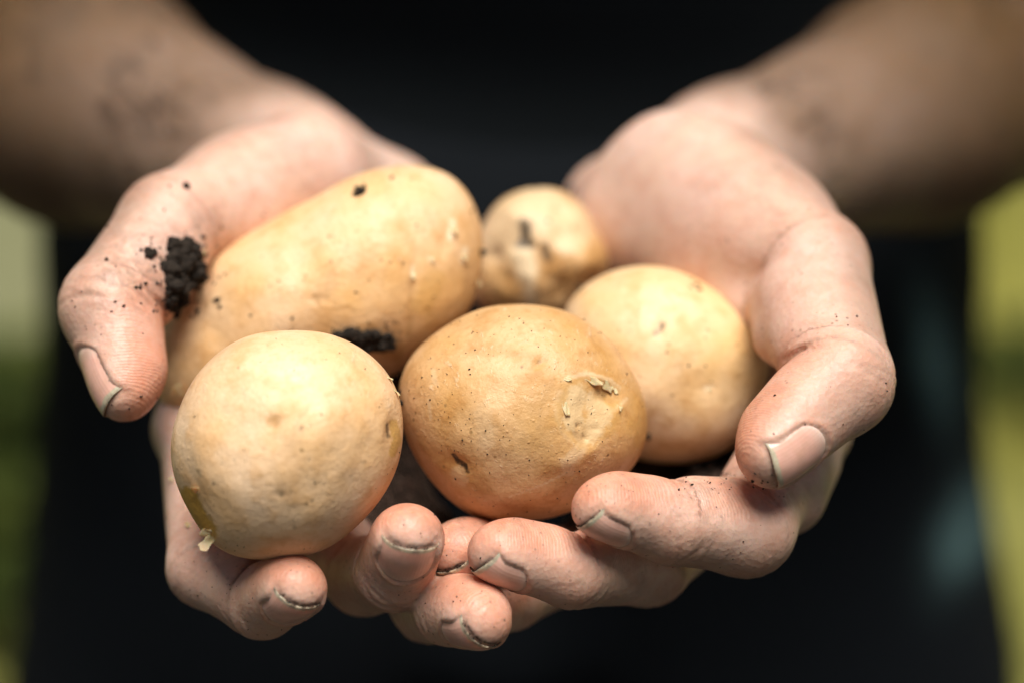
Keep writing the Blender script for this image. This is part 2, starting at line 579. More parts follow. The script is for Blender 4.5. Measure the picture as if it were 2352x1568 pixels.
def nail_mesh(F, ev_plain):
    nu, nv = 21, 27
    us = np.linspace(-1, 1, nu); vs = np.linspace(0, 1, nv)
    U, Vv = np.meshgrid(us, vs, indexing='ij')
    hw = F.w / 2
    root = F.root + 0.30 * F.w * np.abs(U) ** 2.3 - 0.5
    end = F.free - 0.17 * F.w * np.abs(U) ** 2.4 + 0.12 * np.sin(U * 5 + F.w)
    A = root + (end - root) * Vv
    Lx = U * hw * 1.02
    # surface height of the bare finger, followed in straight lines beyond the nail bed
    base = F.J[-1] + A[..., None] * F.t + Lx[..., None] * F.l
    sh = base.reshape(-1, 3) + F.d * (F.r[-1] * 2.2)
    trav = np.zeros(len(sh))
    for _ in range(40):
        trav += np.clip(ev_plain(sh - F.d * trav[:, None]), -0.5, 3)
    H = (F.r[-1] * 2.2 - trav).reshape(nu, nv)
    k = int(nv * 0.5)
    for j in range(k, nv):
        H[:, j] = H[:, k - 1] + (H[:, k - 1] - H[:, k - 6]) / 5 * (j - k + 1) * 0.85 - 0.0075 * (j - k + 1) ** 2
    # keep the cross section a clean arch
    for j in range(nv):
        arch = np.polyfit(us ** 2, H[:, j], 2)
        H[:, j] = np.polyval(arch, us ** 2)
    H += -0.06 + 0.22 * np.sin(np.clip(Vv, 0, 1) * 2.2) * (1 - U ** 2) - 0.6 * sstep(0.8, 1.0, np.abs(U))
    H -= 0.7 * sstep(0.12, 0.0, Vv)
    top = base + H[..., None] * F.d
    bot = top - F.d * 0.26
    V = np.concatenate([top.reshape(-1, 3), bot.reshape(-1, 3)])
    n0 = nu * nv
    q = []
    idx = lambda i, j, b=0: b * n0 + i * nv + j
    for i in range(nu - 1):
        for j in range(nv - 1):
            q.append((idx(i, j), idx(i + 1, j), idx(i + 1, j + 1), idx(i, j + 1)))
            q.append((idx(i, j, 1), idx(i, j + 1, 1), idx(i + 1, j + 1, 1), idx(i + 1, j, 1)))
    for j in range(nv - 1):
        q.append((idx(0, j), idx(0, j + 1), idx(0, j + 1, 1), idx(0, j, 1)))
        q.append((idx(nu - 1, j), idx(nu - 1, j, 1), idx(nu - 1, j + 1, 1), idx(nu - 1, j + 1)))
    for i in range(nu - 1):
        q.append((idx(i, nv - 1), idx(i + 1, nv - 1), idx(i + 1, nv - 1, 1), idx(i, nv - 1, 1)))
        q.append((idx(i, 0), idx(i, 0, 1), idx(i + 1, 0, 1), idx(i + 1, 0)))
    al = np.concatenate([Vv.ravel(), Vv.ravel()])
    ac = np.concatenate([U.ravel(), U.ravel()])
    gr = F.grime * (np.maximum(sstep(0.90, 0.98, Vv) * 0.75, sstep(0.9, 1.0, np.abs(U)) * 0.35))
    gr = np.concatenate([gr.ravel(), np.clip(gr.ravel() + F.grime * (Vv.ravel() > 0.8), 0, 1)])
    edge = bot[:, -1, :] + F.t * 0.12 - F.d * 0.1
    return V, np.array(q), al, ac, gr, edge

class Hand:
    def __init__(s, fingers, thumb, palm, arm, grooves=(), webs=()):
        s.fingers, s.thumb, s.arm = fingers, thumb, arm
        s.palm = palm
        s.grooves = grooves
        s.webs = list(webs)
        s.all = fingers + [thumb]
    def ev(s, P, c=None, R=0, detail=True):
        far = lambda F: c is not None and np.linalg.norm(F.c - c) - F.R - R > 26
        pal = union(s.palm, P, 10.0, c, R)
        pal = smin(pal, union(s.arm, P, 14.0, c, R, 40), 9.0)
        fg = np.full(len(P), BIG)
        for F in s.fingers:
            if far(F): continue
            d = F.base(P, c, R)
            if detail and c is not None:
                d = F.creases(P, d); d = F.nail_field(P, d)
            fg = smin(fg, d, 1.0)
        f = smin(fg, pal, 7.0)
        if not far(s.thumb):
            d = s.thumb.base(P, c, R)
            if detail and c is not None:
                d = s.thumb.creases(P, d); d = s.thumb.nail_field(P, d)
            # the thumb grows out of the palm but only touches the fingers
            tp = smin(d, pal, 11.0)
            if s.webs: tp = smin(tp, union(s.webs, P, 4.0, c, R), 3.0)
            f = smin(np.minimum(f, tp), smin(fg, tp, 0.8), 0.5)
        if detail and c is not None and len(s.grooves):
            u, v, o = to_uv(P)
            for pts, depth, sig, o0, o1 in s.grooves:
                pts = np.asarray(pts, float)
                if u.max() < pts[:, 0].min() - 5 * sig or u.min() > pts[:, 0].max() + 5 * sig: continue
                dist = np.full(len(P), BIG)
                prog = np.zeros(len(P))
                for k in range(len(pts) - 1):
                    ab = pts[k + 1] - pts[k]
                    w = np.clip(((u - pts[k, 0]) * ab[0] + (v - pts[k, 1]) * ab[1]) / (ab @ ab), 0, 1)
                    dk = np.hypot(u - pts[k, 0] - w * ab[0], v - pts[k, 1] - w * ab[1])
                    better = dk < dist
                    dist = np.where(better, dk, dist)
                    prog = np.where(better, (k + w) / (len(pts) - 1), prog)
                taper = np.sin(np.clip(prog, 0.02, 0.98) * math.pi) ** 0.6
                f = f + depth * taper * np.exp(-(dist / sig) ** 2) * ((o > o0) & (o < o1))
        return f
    def bounds(s):
        lo, hi = [], []
        for q in s.palm + s.arm + [p for F in s.all for p in F.prims]:
            m = max(q.r1, q.r2)
            lo.append(np.minimum(q.a, q.b) - m); hi.append(np.maximum(q.a, q.b) + m)
        return np.min(lo, 0) - 4, np.max(hi, 0) + 4

C3 = lambda *a: cs(*a)
# ---- the hand on the left of the picture
L_index = Finger([(445, 985, 58), (472, 1306, 24), (600, 1384, 13), (674, 1350, -4)], [8.7, 8.7, 8.2, 7.6], (0.0, -0.80, 0.6), grime=1.0)
L_middle = Finger([(630, 1110, 66), (835, 1325, 30), (905, 1318, 11), (937, 1236, -4)], [9.5, 8.9, 8.5, 8.2], (0.0, -0.75, 0.65), grime=0.8)
L_ring = Finger([(800, 1170, 70), (985, 1393, 28), (1030, 1400, 11), (1098, 1418, -2)], [9.2, 8.3, 8.0, 7.8], (-0.6, -0.85, 0.0), grime=1.0)
L_little = Finger([(900, 1150, 80), (1020, 1270, 58), (1050, 1290, 46), (1075, 1300, 38)], [8.2, 7, 6.6, 6.2], (0, -1, 0), nail=False)
L_thumb = Finger([(690, 405, 90), (390, 520, 52), (250, 705, 28), (285, 885, 18)], [17, 13.0, 11.8, 8.4], (-0.93, 0.05, 0.30), thumb=True, nail_w=13.5, nail_l=17, free=0.62, grime=0.4)
L_palm = [RC(C3(760, 432, 108), C3(560, 475, 76), 16, 17), RC(C3(790, 440, 126), C3(880, 478, 130), 15, 13),
          RC(C3(600, 480, 112), C3(445, 985, 60), 14, 9.6),
          RC(C3(690, 480, 118), C3(630, 1110, 68), 14, 10.5),
          RC(C3(790, 480, 122), C3(800, 1170, 74), 14, 10.5),
          RC(C3(880, 480, 128), C3(900, 1150, 82), 14, 9.5),
          RC(C3(900, 515, 132), C3(930, 950, 104), 13, 12),
          RC(C3(560, 600, 92), C3(480, 800, 78), 10, 9)]
L_arm = [RC(C3(720, 420, 140), C3(600, 400, 152), 20, 24), RC(C3(600, 400, 152), C3(180, 222, 222), 24, 40),
         RC(C3(180, 222, 222), C3(-272, -40, 310), 40, 44)]
L = Hand([L_index, L_middle, L_ring, L_little], L_thumb, L_palm, L_arm,
         webs=[RC(C3(560, 520, 76), C3(500, 570, 70), 13, 10)],
         grooves=[
                  ([(160, 650), (210, 640), (260, 655)], 0.5, 8, -10, 60), ([(160, 690), (205, 675), (250, 690)], 0.4, 7, -10, 60)])
# ---- the hand on the right of the picture
R_index = Finger([(1850, 985, 60), (1715, 1215, 14), (1545, 1202, 4), (1390, 1168, -4)], [10.2, 10.9, 9.4, 7.6], (0.0, -0.93, 0.36),
                 extra=[((1835, 1050, 48), (1800, 1130, 34), 10.5, 10.5)], grime=0.7)
R_middle = Finger([(1690, 1130, 68), (1490, 1300, 26), (1315, 1312, 7), (1153, 1270, -1)], [10, 9.2, 8.4, 7.8], (0.1, -1.0, 0.32), grime=0.7)
R_ring = Finger([(1540, 1180, 76), (1330, 1300, 50), (1165, 1290, 30), (1052, 1267, 13)], [9.5, 8.5, 8.0, 7.7], (0.10, -1.0, 0.0), grime=1.0)
R_little = Finger([(1420, 1180, 84), (1290, 1320, 54), (1175, 1378, 33), (1130, 1396, 24)], [8.5, 7.2, 7.0, 6.6], (0.1, -1, 0), nail=False)
R_thumb = Finger([(1640, 440, 88), (1872, 610, 46), (1932, 875, 12), (1777, 1030, -2)], [17, 13.2, 12.3, 9.0], (0.28, -0.48, 0.82), thumb=True,
                 extra=[((1845, 700, 36), (1870, 760, 28), 11.5, 11.5)], nail_w=13.4, nail_l=15.5, free=0.66, grime=0.25)
R_palm = [RC(C3(1560, 435, 104), C3(1735, 560, 70), 22, 20),
          RC(C3(1730, 480, 108), C3(1850, 985, 62), 14, 10.5),
          RC(C3(1650, 480, 115), C3(1690, 1130, 70), 14, 10.5),
          RC(C3(1570, 480, 120), C3(1540, 1180, 78), 14, 10.5),
          RC(C3(1480, 480, 124), C3(1420, 1180, 86), 14, 9.5),
          RC(C3(1405, 480, 126), C3(1440, 950, 104), 14, 12),
          RC(C3(1780, 640, 74), C3(1835, 820, 68), 11, 9),
          RC(C3(1470, 510, 108), C3(1650, 615, 82), 17, 18)]
R_arm = [RC(C3(1590, 420, 136), C3(1690, 402, 152), 19, 24), RC(C3(1690, 402, 152), C3(2100, 250, 226), 24, 37),
         RC(C3(2100, 250, 226), C3(2624, 50, 310), 37, 43)]
R = Hand([R_index, R_middle, R_ring, R_little], R_thumb, R_palm, R_arm,
         webs=[RC(C3(1690, 610, 70), C3(1752, 700, 58), 15, 11), RC(C3(1790, 700, 44), C3(1800, 770, 34), 7.5, 7.5)],
         grooves=[([(1790, 832), (1840, 806), (1915, 794)], 0.9, 8, -20, 60)])

def skin_attrs(H, V, NV):
    red = np.zeros(len(V)); dirt_shade = np.zeros(len(V)); ridge = np.zeros(len(V)); rm = np.zeros(len(V)); best = np.full(len(V), BIG)
    for F in H.all:
        n = len(F.J) - 1
        rt = F.r[-1]
        rel = V - F.J[-1]
        a = rel @ F.t; dd = rel @ F.d; l = rel @ F.l
        dist = np.linalg.norm(rel, axis=1)
        # pink pulp and red flush behind it
        red = np.maximum(red, 0.72 * np.exp(-(np.maximum(dist - rt * 1.2, 0) / (rt * 0.9)) ** 2) * sstep(0.9, -0.3, dd / rt))
        q = F.J[-1] * 0.35 + F.J[-2] * 0.65 - F.ds[-1] * F.r[-2] * 0.5
        red = np.maximum(red, 0.95 * np.exp(-((np.linalg.norm(V - q, axis=1)) / (F.r[-2] * 1.15)) ** 2))
        for i in range(1, n):
            red = np.maximum(red, 0.28 * np.exp(-((np.linalg.norm(V - F.J[i], axis=1) - F.r[i]) / 3.5) ** 2) * np.exp(-(((V - F.J[i]) @ F.axes[i]) / (F.r[i] * 0.8)) ** 2))
        if F.has_nail:
            hw = F.w / 2
            root = F.root + 0.30 * F.w * np.clip(np.abs(l / hw), 0, 1.3) ** 2.3
            edge = F.free - 0.17 * F.w * np.clip(np.abs(l / hw), 0, 1) ** 2.4
            top = (dd > 0.12 * rt) & (dist < rt * 2.3)
            under = np.exp(-((a - edge + 0.1) / 0.4) ** 2) * (np.abs(l) < hw * 0.95) * sstep(0.3, 0.45, dd / rt) * (dist < rt * 2.3)
            side = np.exp(-((np.abs(l) - hw) / 0.4) ** 2) * (a > root) * (a < edge) * top * 0.2
            dirt_shade = np.maximum(dirt_shade, F.grime * np.maximum(under * 1.0, side))
            red = np.maximum(red, 0.45 * np.exp(-((a - root + 1.0) / 1.2) ** 2) * top * (np.abs(l) < hw))
        # friction ridges: arcs round the pulp, cross lines on the other phalanges
        for i in range(n):
            if F.thumb and i == 0: continue
            m = (F.J[i] + F.J[i + 1]) / 2
            dm = np.linalg.norm(V - m, axis=1)
            x = F.J[i] - F.ds[i] * F.r[i] * 0.2
            bet = dm < best
            ridge = np.where(bet, np.linalg.norm(V - x, axis=1), ridge)
            pm = sstep(0.45, -0.15, ((V - m) @ F.ds[i]) / F.r[i]) * sstep(F.r[i] * 2.6, F.r[i] * 1.7, dm)
            rm = np.where(bet, pm, rm)
            best = np.minimum(best, dm)
    # tan of the forearm, with shade painted in, darker towards the elbow
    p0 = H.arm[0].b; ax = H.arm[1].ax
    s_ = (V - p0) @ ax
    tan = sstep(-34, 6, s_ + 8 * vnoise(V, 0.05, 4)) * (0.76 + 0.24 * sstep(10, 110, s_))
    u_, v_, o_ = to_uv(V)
    hollow_shade = sstep(34, 48, o_) * sstep(770, 850, v_ + 40 * vnoise(V, 0.15, 9)) * sstep(470, 560, u_) * sstep(1800, 1720, u_) * sstep(1330, 1240, v_)
    dirt_shade = np.maximum(dirt_shade, 1.0 * hollow_shade * sstep(-0.35, 0.1, NV[:, 2]))  # near-black palm hollow stands in for shade, with some soil
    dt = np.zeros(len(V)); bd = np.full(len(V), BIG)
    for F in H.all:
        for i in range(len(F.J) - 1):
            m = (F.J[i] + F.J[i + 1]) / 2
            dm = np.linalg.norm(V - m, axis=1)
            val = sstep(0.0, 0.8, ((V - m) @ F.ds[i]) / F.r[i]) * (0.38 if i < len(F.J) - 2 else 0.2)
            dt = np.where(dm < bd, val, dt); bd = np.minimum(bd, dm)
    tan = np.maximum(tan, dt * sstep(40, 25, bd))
    red = np.maximum(red, 0.17 * sstep(34, 20, bd) * (1 - tan))
    # soil rubbed into creases and smeared near the clumps
    smear = 0.06 + 0.28 * sstep(0.0, 0.45, vnoise(V, 0.05, 6))
    for (a, b, rr, s_m) in ((385, 610, 100, 1.0), (300, 620, 130, 0.7), (470, 520, 60, 0.6), (1620, 1120, 120, 0.6), (1040, 1215, 60, 0.8), (1190, 1210, 60, 0.5), (1800, 1120, 80, 0.5), (930, 1165, 50, 0.4)):
        smear = np.maximum(smear, s_m * np.exp(-((u_ - a) ** 2 + (v_ - b) ** 2) / rr ** 2))
    for F in H.all:
        for i in range(1, len(F.J) - 1):
            t_ = (V - F.J[i]) @ unit(F.axes[i - 1] + F.axes[i])
            nearj = np.linalg.norm(V - F.J[i], axis=1) < F.r[i] * 1.9
            smear = np.maximum(smear, 0.55 * np.exp(-(t_ / 0.8) ** 2) * nearj)
    return red, dirt_shade, ridge, rm, tan, np.clip(smear, 0, 1)

VOX = 0.8
bodyV, bodyQ, bodyA = [], [], []
nails = []
off = 0
for H in (L, R):
    lo, hi = H.bounds()
    V, Q = mesh_field(H.ev, lo, hi, VOX)
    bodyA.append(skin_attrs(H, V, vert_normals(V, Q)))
    bodyV.append(V); bodyQ.append(Q + off); off += len(V)
    for F in H.all:
        if F.has_nail:
            nails.append((F, nail_mesh(F, lambda P, F=F: F.base(P))))

# ------------------------------------------------------------------ the rest of the person (world millimetres)
def W(x, y, z): return np.array([x, y, z], float)
elbL = to_world(cs(-272, -40, 310)[None])[0] * 1000
elbR = to_world(cs(2624, 50, 310)[None])[0] * 1000
YB = 890
shL, shR = W(-185, YB, 1385), W(185, YB, 1385)
torso = [RC(W(-78, YB, 905), W(78, YB, 905), 82, 82), RC(W(-62, YB, 1050), W(62, YB, 1050), 88, 88),
         RC(W(-80, YB, 1240), W(80, YB, 1240), 102, 102), RC(W(-140, YB, 1390), W(140, YB, 1390), 58, 58)]
neck = [RC(W(0, YB, 1420), W(0, YB - 10, 1520), 58, 54), RC(W(0, YB - 5, 1640), W(0, YB - 25, 1610), 88, 80),
        RC(W(0, YB - 45, 1555), W(0, YB - 60, 1545), 52, 45), RC(W(0, YB - 105, 1610), W(0, YB - 118, 1585), 9, 13),
        RC(W(-82, YB - 5, 1610), W(-84, YB - 2, 1590), 14, 10), RC(W(82, YB - 5, 1610), W(84, YB - 2, 1590), 14, 10)]
uparm = [RC(elbL, shL, 41, 52), RC(elbR, shR, 41, 52)]
legs = [RC(W(0, YB, 880), W(0, YB, 730), 70, 55)]
for sx in (-1, 1):
    legs += [RC(W(sx * 94, YB, 880), W(sx * 172, YB - 10, 480), 88, 74), RC(W(sx * 172, YB - 10, 480), W(sx * 172, YB + 10, 80), 74, 54),
             RC(W(sx * 172, YB + 5, 45), W(sx * 182, YB - 130, 40), 38, 34)]

def ev_body(P, c=None, R=0):
    f = union(torso, P, 60); f = smin(f, union(uparm, P, 20), 40); f = smin(f, union(neck, P, 30), 35)
    return smin(f, union(legs, P, 20), 40)

def simple_mesh(ev, lo, hi, h):
    return mesh_field(ev, lo, hi, h, newton=1)

bV, bQ = simple_mesh(lambda P, c=None, R=0: ev_body(P) + 1.0, W(-340, 700, -10), W(340, 1040, 1760), 9.0)
bVc = from_world(bV / 1000.0)
bodyV.append(bVc); bodyQ.append(bQ + off)
z0 = np.zeros(len(bVc))
bodyA.append((z0, z0, z0, z0, z0 + 0.8, z0))
Vw = to_world(np.concatenate(bodyV))

root = bpy.data.objects.new("person", None)
COL.objects.link(root)
root.location = (0, YB / 1000.0, 0)
root.empty_display_size = 0.2
tag(root, "person in dark clothes holding five muddy potatoes in both cupped hands", "person")
OFF = np.array([0, YB / 1000.0, 0])
me = mesh_np("body", Vw - OFF, quads=np.concatenate(bodyQ))
for k, nm in enumerate(("red", "dirt_shade", "ridge", "ridgemask", "tan", "smear")):
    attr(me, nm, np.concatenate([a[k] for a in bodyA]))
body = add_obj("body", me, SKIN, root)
for F, (V, q, al, ac, gr, edge) in nails:
    me = mesh_np("fingernail", to_world(V) - OFF, quads=q)
    attr(me, "along", al); attr(me, "across", ac); attr(me, "grime", gr)
    add_obj("fingernail", me, NAIL, body)

# ---- dark hair on the forearms
HR, hrt, hrb = new_mat("arm_hair")
hrb.inputs["Base Color"].default_value = (0.02, 0.012, 0.007, 1)
hrb.inputs["Roughness"].default_value = 0.6
hv, hq, ho = [], [], 0
for H, Vh, Qh, Ah in ((L, bodyV[0], bodyQ[0], bodyA[0]), (R, bodyV[1], bodyQ[1] - len(bodyV[0]), bodyA[1])):
    Nh = vert_normals(Vh, Qh)
    dens = sstep(-0.2, 0.5, vnoise(Vh, 0.035, 12)) * (((Vh - H.arm[1].a) @ H.arm[1].ax) > 4)
    cand = np.where(rng.uniform(0, 1, len(Vh)) < 0.035 * dens)[0]
    axd = H.arm[1].ax
    for i in cand:
        nn = Nh[i]
        d = -axd + np.cross(axd, nn) * rng.normal() * 0.5 + rng.normal(size=3) * 0.2
        d = unit(d - nn * (d @ nn))
        sd = np.cross(nn, d) * 0.16
        ln_h = rng.uniform(7, 15)
        p = Vh[i]
        hv.append(np.array([p - sd, p + sd, p + d * ln_h * 0.5 + nn * 1.6 - sd * 0.8, p + d * ln_h * 0.5 + nn * 1.6 + sd * 0.8, p + d * ln_h + nn * 1.2]))
        hq.append(ho); ho += 5
hq = np.array(hq)
me = mesh_np("arm_hair", to_world(np.concatenate(hv)) - OFF, quads=np.stack([hq, hq + 1, hq + 3, hq + 2], 1), tris=np.stack([hq + 2, hq + 3, hq + 4], 1))
hair = add_obj("arm_hair", me, HR, body)
hair["kind"] = "stuff"

SHIRT = cloth_material("dark_shirt_cloth", (0.0055, 0.0075, 0.0090), (0.007, 0.0095, 0.0110))
TROUSERS = cloth_material("dark_trouser_cloth", (0.0055, 0.0072, 0.0092), (0.007, 0.0090, 0.0112), teal_patch=(0.17, 0.29, 0.28))

def folds(P, amp, sc_):
    x, y, z = P[:, 0], P[:, 1], P[:, 2]
    return amp * (np.sin(z / sc_ + 1.4 * np.sin(x / 70.0) + y / 90.0) * 0.6 + np.sin(x / (sc_ * 1.3) + z / 60.0 + 2 * np.sin(z / 110.0)) * 0.4)

def ev_shirt(P, c=None, R=0):
    f = union(torso, P, 60)
    f = smin(f, union(uparm, P, 20), 45) - 9
    f = f + folds(P, 3.5, 26)
    f = np.maximum(f, 858 + 6 * np.sin(P[:, 0] / 40) - P[:, 2])          # hem
    for e, sh in ((elbL, shL), (elbR, shR)):                           # sleeve ends above the elbows
        ax = unit(sh - e)
        s_ = (P - e) @ ax
        side = np.linalg.norm(P - e - s_[:, None] * ax, axis=1) < 75
        f = np.where(side & (s_ < 260), np.maximum(f, 105 - s_), f)
    return np.maximum(f, P[:, 2] - 1455)

def ev_trousers(P, c=None, R=0):
    f = union(torso[:1], P, 60)
    f = smin(f, union([q for q in legs if q.r1 != 38], P, 25), 50) - 7
    f = f + folds(P, 3.0, 34)
    return np.maximum(np.maximum(f, P[:, 2] - 985), 70 - P[:, 2])

V, Q = simple_mesh(ev_shirt, W(-340, 740, 830), W(340, 1040, 1480), 6.0)
shirt = add_obj("shirt", mesh_np("shirt", V / 1000 - OFF, quads=Q), SHIRT, root)
V, Q = simple_mesh(ev_trousers, W(-260, 740, 50), W(260, 1040, 1000), 7.0)
me = mesh_np("trousers", V / 1000 - OFF, quads=Q)
pu, pv, _ = to_uv(from_world(V / 1000))
teal_patch = np.exp(-(((pu - 2150) - 0.16 * (pv - 820)) / 42) ** 2 - ((pv - 830) / 130) ** 2) + 1.0 * np.exp(-(((pu - 2225) + 0.3 * (pv - 1200)) / 62) ** 2 - ((pv - 1210) / 110) ** 2)  # two soft teal patches at the right side of the trousers
attr(me, "teal_patch", np.clip(teal_patch, 0, 1) * (V[:, 1] < YB))
trousers = add_obj("trousers", me, TROUSERS, root)

# ------------------------------------------------------------------ potatoes
def ico(sub):
    import bmesh
    bm = bmesh.new()
    bmesh.ops.create_icosphere(bm, subdivisions=sub, radius=1.0)
    V = np.array([v.co[:] for v in bm.verts]); T = np.array([[v.index for v in f.verts] for f in bm.faces])
    bm.free()
    return V, T

ICO = {}
def potato(outline, centre, thick, sub, label, mat, dents=(), marks=(), lump=1.0, seed=1, back=1.0):
    """dents: (u, v, ru, rv, angle, depth mm); marks: (attribute, polyline/point list, px width, strength)"""
    if sub not in ICO: ICO[sub] = ico(sub)
    D, T = ICO[sub]
    uc, vc, oc = centre
    C0 = cs(uc, vc, oc)
    pts = np.array([cs(u, v, oc) for u, v in outline]) - C0
    ang = np.arctan2(pts[:, 1], pts[:, 0]); rad = np.hypot(pts[:, 0], pts[:, 1])
    o = np.argsort(ang); ang, rad = ang[o], rad[o]
    g = np.linspace(-math.pi, math.pi, 256, endpoint=False)
    rr = np.interp(g, np.r_[ang - 2 * math.pi, ang, ang + 2 * math.pi], np.r_[rad, rad, rad])
    ft = np.fft.rfft(rr); ft[14:] = 0; ft[9:14] *= 0.6
    rr = np.fft.irfft(ft, 256)
    phi = np.arctan2(D[:, 1], D[:, 0])
    st = np.hypot(D[:, 0], D[:, 1])
    Rp = np.interp(phi, np.r_[g, math.pi], np.r_[rr, rr[0]])
    n1 = vnoise(D, 1.7, seed); n2 = vnoise(D, 4.5, seed + 3)
    zz = D[:, 2] * thick * (1 + 0.05 * n1) * np.where(D[:, 2] < 0, back, 1.0)
    fr = np.abs(D[:, 2])
    k = 1 + lump * (0.035 * n1 + 0.012 * n2) * fr
    P = C0 + np.stack([Rp * np.cos(phi) * st * k, Rp * np.sin(phi) * st * k, zz * (1 + 0.012 * lump * n2)], 1)
    u, v, ov = to_uv(P)
    front = P[:, 2] > C0[2] - thick * 0.15
    nrm = unit_rows(P - C0)
    for (du, dv, ru, rv, a, dep) in dents:
        ca, sa = math.cos(math.radians(a)), math.sin(math.radians(a))
        x = ((u - du) * ca + (v - dv) * sa) / ru; y = (-(u - du) * sa + (v - dv) * ca) / rv
        P = P - nrm * (dep * np.exp(-(x * x + y * y)) * front)[:, None]
    at = {k_: np.zeros(len(P)) for k_ in ("eye", "pale", "flesh", "tanned")}
    wob = 1 + 0.35 * vnoise(P, 0.9, seed + 5) + 0.25 * vnoise(P, 2.5, seed + 6)
    for nm, pl, wd, s_ in marks:
        pl = np.asarray(pl, float)
        dist = np.full(len(P), BIG * 9)
        if len(pl) == 1: dist = np.hypot(u - pl[0, 0], v - pl[0, 1])
        for i in range(len(pl) - 1):
            ab = pl[i + 1] - pl[i]
            w = np.clip(((u - pl[i, 0]) * ab[0] + (v - pl[i, 1]) * ab[1]) / (ab @ ab), 0, 1)
            dist = np.minimum(dist, np.hypot(u - pl[i, 0] - w * ab[0], v - pl[i, 1] - w * ab[1]))
        at[nm] = np.maximum(at[nm], s_ * sstep(wd * 1.25, wd * 0.75, dist / wob) * front)
    Wd = to_world(P)
    c = to_world(C0[None])[0]
    me = mesh_np("potato", Wd - c, tris=T)
    for k_, val in at.items(): attr(me, k_, val)
    ob = add_obj("potato", me, mat, None, c)
    tag(ob, label, "potato", "potatoes held in the hands")
    return ob, P, T, C0

def unit_rows(a): return a / np.maximum(np.linalg.norm(a, axis=1), 1e-9)[:, None]

PM_A = potato_material("pale_potato_skin", (0.81, 0.56, 0.345), (0.78, 0.475, 0.22), 0.95)
PM_B = potato_material("tan_potato_skin", (0.69, 0.43, 0.215), (0.55, 0.29, 0.085), 1.2)
PM_C = potato_material("cream_potato_skin", (0.77, 0.555, 0.33), (0.73, 0.46, 0.19), 0.75)
PM_D = potato_material("golden_potato_skin", (0.78, 0.53, 0.31), (0.71, 0.41, 0.155), 1.3)
PM_E = potato_material("small_potato_skin", (0.64, 0.42, 0.22), (0.52, 0.29, 0.10), 1.2)

POT = {}
POT["A"] = potato([(660, 760), (760, 768), (850, 815), (905, 880), (925, 960), (922, 1030), (905, 1090), (870, 1150), (810, 1215), (735, 1265), (650, 1280), (575, 1280), (510, 1262), (460, 1215), (425, 1150), (400, 1080), (396, 1010), (410, 950), (435, 890), (480, 830), (560, 775)],
    (660, 1020, 3), 26, 7, "round pale potato at the front with its skin peeling at lower left", PM_A,
    dents=[(680, 866, 34, 16, 0, 0.9), (630, 966, 22, 18, 0, 0.5), (900, 985, 14, 40, 8, 0.7), (645, 1136, 12, 12, 0, 0.3), (465, 1190, 30, 70, -25, 0.5)],
    marks=[("eye", [(893, 975), (896, 1000)], 5, 0.85), ("eye", [(645, 1136)], 5, 0.6), ("eye", [(490, 1110)], 4, 0.8), ("eye", [(691, 984)], 7, 0.35), ("tanned", [(630, 966)], 16, 0.6),
           ("eye", [(718, 1148)], 5, 0.45), ("eye", [(836, 1060)], 6, 0.3), ("eye", [(676, 1210)], 5, 0.35), ("tanned", [(600, 1090)], 6, 0.5), ("eye", [(605, 1030)], 5, 0.3), ("eye", [(540, 1055)], 4, 0.3),
           ("eye", [(455, 1080), (460, 1092)], 4, 0.4), ("tanned", [(780, 1085), (790, 1120)], 10, 0.3), ("eye", [(748, 1090)], 4, 0.3),
           ("flesh", [(432, 1135), (448, 1180), (478, 1222)], 20, 1.0), ("flesh", [(908, 970), (914, 1010), (902, 1040)], 9, 0.7),
           ("pale", [(680, 866), (700, 872)], 10, 0.4)], seed=2, lump=0.8)
